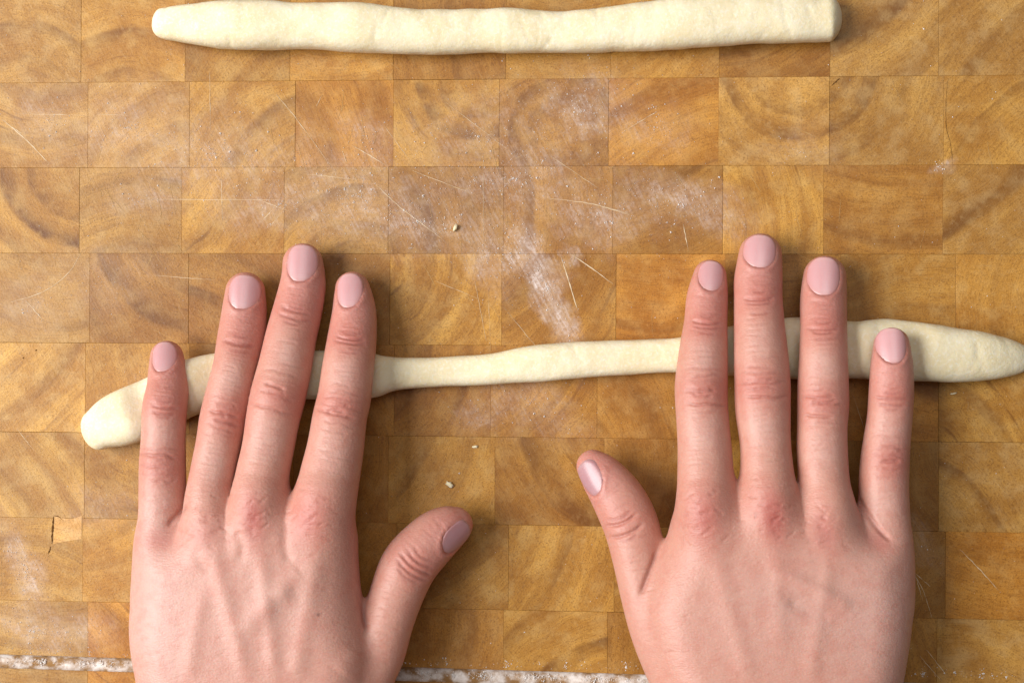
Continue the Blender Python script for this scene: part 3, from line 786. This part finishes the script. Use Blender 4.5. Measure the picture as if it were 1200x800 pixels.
LEFT = dict(seed=3, ztop=86, origin=(300, 700), arch=3.2, roll=0.0, axis=[(560, 300), (800, 300), (1150, 300)], backx=(165, 410), knuckles=[(240, 612), (294, 606), (362, 608)],
    label='left hand with a tiny dark mole, thumb spread to the right, pressing the rope',
    palm=[(166,625),(160,645),(156,668),(152,697),(149,727),(150,757),(156,790),(164,830),(176,880),(186,940),(180,1020),(170,1100),(156,1200),(140,1300),(385,1300),(392,1200),(397,1100),(400,1020),(402,940),(414,880),
          (432,820),(440,780),(432,745),(424,712),(420,685),(416,650),(412,622),(380,592),(344,580),(305,580),(264,592),(232,596),(198,626)],
    palm_z=[(560,24,9.5),(620,24.5,11.5),(680,25.5,12.5),(800,27,14),(940,31,17),(1100,40,20),(1300,54,23)],
    fingers=[
        dict(chain=zz([(195.5,418.5,19),(196.3,434,21.5),(196.5,455,24),(193,478,25.5),(191.5,510,25.2),(190.5,542,26.5),(190.5,572,27),(189.5,602,26.5),(187,637,27),(192,690,30)],
                      [(413,11),(455,15.5),(480,19.5),(545,20.5),(640,23),(690,22)]), nail=(194,417,13.5,18.5,-6), joints=[(193,476,'dip'),(186,543,'pip')]),
        dict(chain=zz([(287.5,342,22.8),(286.8,358,25),(285.5,375,26.5),(282,401,27.5),(275.5,430,25.6),(268.5,460,26.6),(262,490,27.4),(256,520,26),(249,555,26),(244,592,28),(247,630,30),(258,700,30)],
                      [(334,8.4),(375,10.2),(401,12.6),(440,18.4),(490,19.6),(592,26.2),(630,27),(700,22)]), nail=(287.5,342,17.5,20,-2), joints=[(281,400,'dip'),(263,490,'pip')]),
        dict(chain=zz([(355,308.8,23.4),(355.5,324,25.2),(354,340,27),(348,367,28.5),(341,395,29.5),(334,430,31),(326,463,32),(320,490,31),(314,525,30),(307,560,31),(302,600,33),(306,690,32)],
                      [(300,8.4),(340,10),(367,12),(440,18.8),(463,20.5),(600,28),(690,23)]), nail=(354,308,17,21.5,-4), joints=[(346,367,'dip'),(325,463,'pip')]),
        dict(chain=zz([(413,338.5,20),(414.5,353,23.4),(415,370,26),(412.5,397,28.5),(408,430,30),(403.5,465,31),(398,490,31.5),(393,525,33),(386,560,35),(379,600,37),(374,690,34)],
                      [(332,8.8),(370,11),(397,13.5),(440,19),(478,20.5),(600,27.5),(690,23)]), nail=(411,340,14.5,20.5,-14), joints=[(411,397,'dip'),(398,479,'pip')]),
        dict(thumb=True, chain=[(533,614.5,21,11.2),(521,620.5,27,12.5),(505,633,31,14),(480,661,33,16.5),(465,695,31.5,18),(454,730,30,20),(442,768,31,21),(420,810,32,23),(390,860,34,26)],
             nail=(532,625,14.5,20,44), joints=[(486,664,'ip')]),
    ],
    tones=[(300,720,140,110,0,.35,'pale'),(175,720,45,120,5,.75,'pale'),(296,606,14,30,-8,.85,'red'),(362,606,24,34,15,.70,'red'),(240,625,20,20,0,.35,'red'),(186,632,22,14,0,.45,'red'),  # pale patch down the left edge paints in the window's light
           (420,640,14,60,0,.25,'red'),(330,700,40,25,-40,.35,(.52,.33,.27)),(470,640,40,40,0,.25,'tip')],
    ridges=[([(248,640),(258,680),(275,740),(290,800)],11,.55),([(306,640),(310,690),(318,750),(322,800)],10,.45),([(372,640),(362,700),(352,760),(345,800)],12,.5),
            ([(345,690),(322,700),(300,722),(286,745)],14,.62),([(322,702),(340,680),(352,668)],11,.35),([(240,690),(228,740),(222,800)],10,.35),([(418,760),(400,790)],14,.4)],
    grooves=[([(220,590),(208,603),(196,616)],3.0,.5,.4),([(419,690),(425,715),(431,740)],3.0,.6,.45),
             ([(300,590),(296,610),(292,636)],9,.14,.25),([(276,620),(284,640),(280,660)],6,.25,0),([(338,610),(334,640),(340,660)],6,.3,0),([(228,640),(236,660),(250,668)],6,.2,0)],
    bumps=[(245,612,20,26,0,.5),(302,600,22,28,0,.6),(368,606,26,30,0,.6),(188,640,18,20,0,.4),(210,760,30,40,0,.3)], mole=(373,720))

RIGHT = dict(seed=14, ztop=86, origin=(920, 700), arch=3.0, roll=0.0, axis=[(560, 925), (800, 920), (1150, 930)], backx=(770, 1060), knuckles=[(820, 604), (900, 604), (962, 618)],
    label='right hand with reddened middle knuckle, thumb pointing up left, pressing the rope',
    palm=[(1058,630),(1066,650),(1070,672),(1072,705),(1070,740),(1065,772),(1060,800),(1048,860),(1036,940),(1045,1020),(1058,1100),(1072,1200),(1088,1300),(832,1300),(826,1200),(824,1100),(823,1020),(822,940),(800,880),
          (785,835),(772,800),(760,765),(752,730),(752,702),(765,670),(781,632),(792,602),(826,574),(862,570),(900,568),(945,580),(985,590),(1018,612),(1040,626)],
    palm_z=[(560,24,9.5),(620,24.5,11.5),(680,26,12.5),(800,28,14),(940,32,17),(1100,41,20),(1300,55,23)],
    fingers=[
        dict(chain=zz([(831.8,323.5,19.4),(830.3,337,22.4),(828.5,352,24.5),(827,378,25.5),(824.5,410,28.5),(822,447,31),(822,470,31),(824,500,31),(826,530,32),(827,565,33.5),(828,605,35),(838,690,34)],
                      [(318,9),(352,11),(378,13.5),(425,18),(457,20),(605,27.5),(690,23)]), nail=(834,323,14.5,18.5,6), joints=[(829,379,'dip'),(826,458,'pip')]),
        dict(chain=zz([(891,298.6,25.3),(889.8,313,27),(888.5,330,28.5),(888.5,350,28.5),(890,385,30),(892,420,32),(893.5,450,33),(894,480,32.5),(897,520,30),(899,555,31.5),(903,600,34),(912,690,34)],
                      [(288,8.6),(330,10.5),(350,12.5),(415,18.8),(450,20.5),(600,28),(690,23.5)]), nail=(891,294,18.5,20,0), joints=[(890,351,'dip'),(893,448,'pip')]),
        dict(chain=zz([(966.5,324.5,25.2),(965.6,339,26.6),(965,355,27.5),(965,385,27.5),(965,420,28.5),(964.5,450,30),(964.5,475,30.5),(963.5,500,29.5),(963.5,530,30),(966,565,30),(972,610,32),(972,695,32)],
                      [(314,8.8),(355,11.5),(385,15.5),(415,19),(475,20.5),(610,27),(690,23)]), nail=(965.5,323,18.5,23.5,0), joints=[(965,385,'dip'),(965,473,'pip')]),
        dict(chain=zz([(1045,404.5,21.2),(1045,418,23.4),(1045,430,25),(1044.5,460,26.5),(1042.5,490,26.5),(1039,520,27.8),(1037,540,28.8),(1035.5,570,29.5),(1037,605,29.5),(1040,640,28.5),(1034,700,30)],
                      [(397,18.2),(430,19.3),(467,20),(540,20.5),(640,23),(690,22)]), nail=(1045,404.5,17,21,4), joints=[(1045,467,'dip'),(1041,537,'pip')]),
        dict(thumb=True, chain=[(695,546,19.5,11.4),(708,560,26,12.6),(727,588,31.5,14),(741,620,32.5,16),(749,660,30,18),(757,700,29,20),(769,742,29.5,22),(790,790,31,24),(822,850,34,27)],
             nail=(694,558,15,20,-42), joints=[(729,612,'ip')], ipw=[(-7,.5,.16),(-1,.62,.45),(13,.72,.48),(20,.4,.14)]),
    ],
    tones=[(930,720,130,80,0,.35,'pale'),(1030,720,45,90,5,.55,'pale'),(825,605,22,36,0,.72,'red'),(906,604,17,34,-8,.90,'red'),(966,622,18,26,-10,.5,'red'),(1030,634,18,12,35,.5,'red'),
           (870,588,16,30,0,.2,'red'),(1055,540,20,60,0,.3,'tip'),(930,705,50,18,15,.22,(.55,.35,.30)),(700,545,30,30,0,.3,'tip')],
    ridges=[([(838,640),(850,700),(868,760),(880,800)],12,.35),([(908,640),(912,700),(915,760)],11,.3),([(972,650),(965,700),(955,760),(950,800)],11,.35),([(905,668),(945,685),(975,700),(1000,712)],9,.55)],
    grooves=[([(1000,574),(1014,598),(1030,620),(1045,634)],3.0,.5,.35),([(772,640),(760,672),(750,697)],3.0,.6,.4),
             ([(900,590),(906,610),(910,630)],9,.12,.25),([(958,600),(966,625),(972,640)],8,.12,.2),([(922,702),(950,716),(975,722)],8,.35,0)],
    bumps=[(828,606,24,30,0,.5),(904,602,24,30,0,.6),(970,616,22,28,0,.5),(1038,650,18,22,0,.4)])

make_hand(LEFT)
make_hand(RIGHT)

# ------------------------------------------------------------------ crumbs and loose flour
def crumb(px, py, w, h, rot, label):
    rng = np.random.default_rng(int(px)); import bmesh
    bm = bmesh.new(); bmesh.ops.create_icosphere(bm, subdivisions=2, radius=1.0)
    for v in bm.verts: v.co *= 1+.18*float(rng.normal())
    c, s = math.cos(math.radians(rot)), math.sin(math.radians(rot))
    for v in bm.verts:
        x, y, z = v.co.x*w*.12, v.co.y*h*.12, v.co.z*h*.08
        v.co = Vector((x*c-y*s, x*s+y*c, z+h*.07))*MM
    for f in bm.faces: f.smooth = True
    me = bpy.data.meshes.new('dough_crumb'); bm.to_mesh(me); bm.free()
    p = at(px, py); o = new_obj('dough_crumb', me, DOUGH, None, (p[0]*MM, p[1]*MM, .00008)); tag(o, label, 'crumb', 'dough crumbs on the board')
crumb(534, 267, 6, 11, -20, 'small pale dough crumb on the board between the two hands, above the rolled rope')
crumb(527, 567, 13, 7, -30, 'largest pale dough crumb, on the board just above the left thumb tip')
crumb(557, 523, 8, 4, 0, 'tiny pale dough crumb on the board, between rolled rope and left thumb')
crumb(1117, 461, 10, 2.5, 15, 'thin pale dough shred under the right end of the rolled rope')

def flour_mesh():
    pts = []
    for (x, y, a, b, an, k) in DUST:
        n = int(a*b*k*.13); r = np.abs(RNG.normal(size=n))*.6; t = RNG.uniform(0, 2*np.pi, n); A = math.radians(-an)
        u, v = a*r*np.cos(t), b*r*np.sin(t)
        pts.append(np.stack([x+u*math.cos(A)-v*math.sin(A), y+u*math.sin(A)+v*math.cos(A), RNG.lognormal(-1.9, .45, n)*.85], 1))
    n = 1500; pts.append(np.stack([RNG.uniform(-20, 1220, n), RNG.uniform(0, 760, n), RNG.lognormal(-2.1, .5, n)*.8], 1))
    for (x, y, n, s) in [(690, 100, 14, 14), (720, 75, 12, 16), (765, 130, 10, 7), (1101, 195, 14, 4), (838, 215, 6, 4), (650, 115, 8, 14), (790, 260, 8, 8), (592, 285, 20, 14), (24, 655, 30, 12)]:
        pts.append(np.stack([RNG.normal(x, s, n), RNG.normal(y, s, n), RNG.uniform(.14, .34, n)], 1))
    n = 700; gx2 = RNG.uniform(-10, 1210, n); gx2 = gx2+14*np.sin(gx2*.09)
    pts.append(np.stack([gx2, np.interp(gx2, [40, 600, 1200], [766.5, 784, 797])-np.abs(RNG.normal(0, 6, n))-1.5, RNG.lognormal(-1.8, .5, n)], 1))
    P = np.vstack(pts); W = np.array([at(x, y)[:2] for x, y in P[:, :2]]); r = np.clip(P[:, 2], .05, .55)
    ok = (W[:, 1] > g_top+(G_SL+math.tan(ROT))*W[:, 0]+.6); W, r = W[ok], r[ok]
    # caught in the groove, piled unevenly
    n = 3600; gx_ = RNG.uniform(x0+2, x1-2, n)
    gx_ = gx_+6*np.sin(gx_*.31)+3*np.sin(gx_*1.13+1); gg = RNG.normal(.48, .14, n).clip(.08, .92)
    gy_ = g_bot+(g_top-g_bot)*gg+G_SL*gx_; gz = -1.9*np.sin(np.pi*gg)**.7+RNG.uniform(0, .4, n)
    Wg = np.stack([gx_*math.cos(ROT)-gy_*math.sin(ROT), gx_*math.sin(ROT)+gy_*math.cos(ROT)], 1)
    C = np.vstack([np.hstack([W, (.06+r*.25)[:, None]]), np.hstack([Wg, gz[:, None]])]); r = np.concatenate([r, RNG.lognormal(-1.6, .45, n).clip(.1, .6)])
    T = np.array([(1, 0, -.35), (-.5, .87, -.35), (-.5, -.87, -.35), (0, 0, .8)])
    th = RNG.uniform(0, 2*np.pi, len(C)); st = RNG.uniform(.6, 1.3, (len(C), 2))
    V = np.empty((len(C), 4, 3))
    for k in range(4):
        x, y = T[k, 0]*st[:, 0], T[k, 1]*st[:, 1]
        V[:, k, 0] = C[:, 0]+r*(x*np.cos(th)-y*np.sin(th)); V[:, k, 1] = C[:, 1]+r*(x*np.sin(th)+y*np.cos(th)); V[:, k, 2] = C[:, 2]+r*T[k, 2]*.7
    b = np.arange(len(C))[:, None, None]*4
    F = (b+np.array([(0, 1, 3), (1, 2, 3), (2, 0, 3), (0, 2, 1)])[None]).reshape(-1, 3)
    return mesh_np('flour', V.reshape(-1, 3)*MM, F, False)
fl = new_obj('flour', flour_mesh(), FLOUR)
fl['kind'] = 'stuff'; fl['label'] = 'white flour grains scattered over the board and caught in its groove'; fl['category'] = 'flour'
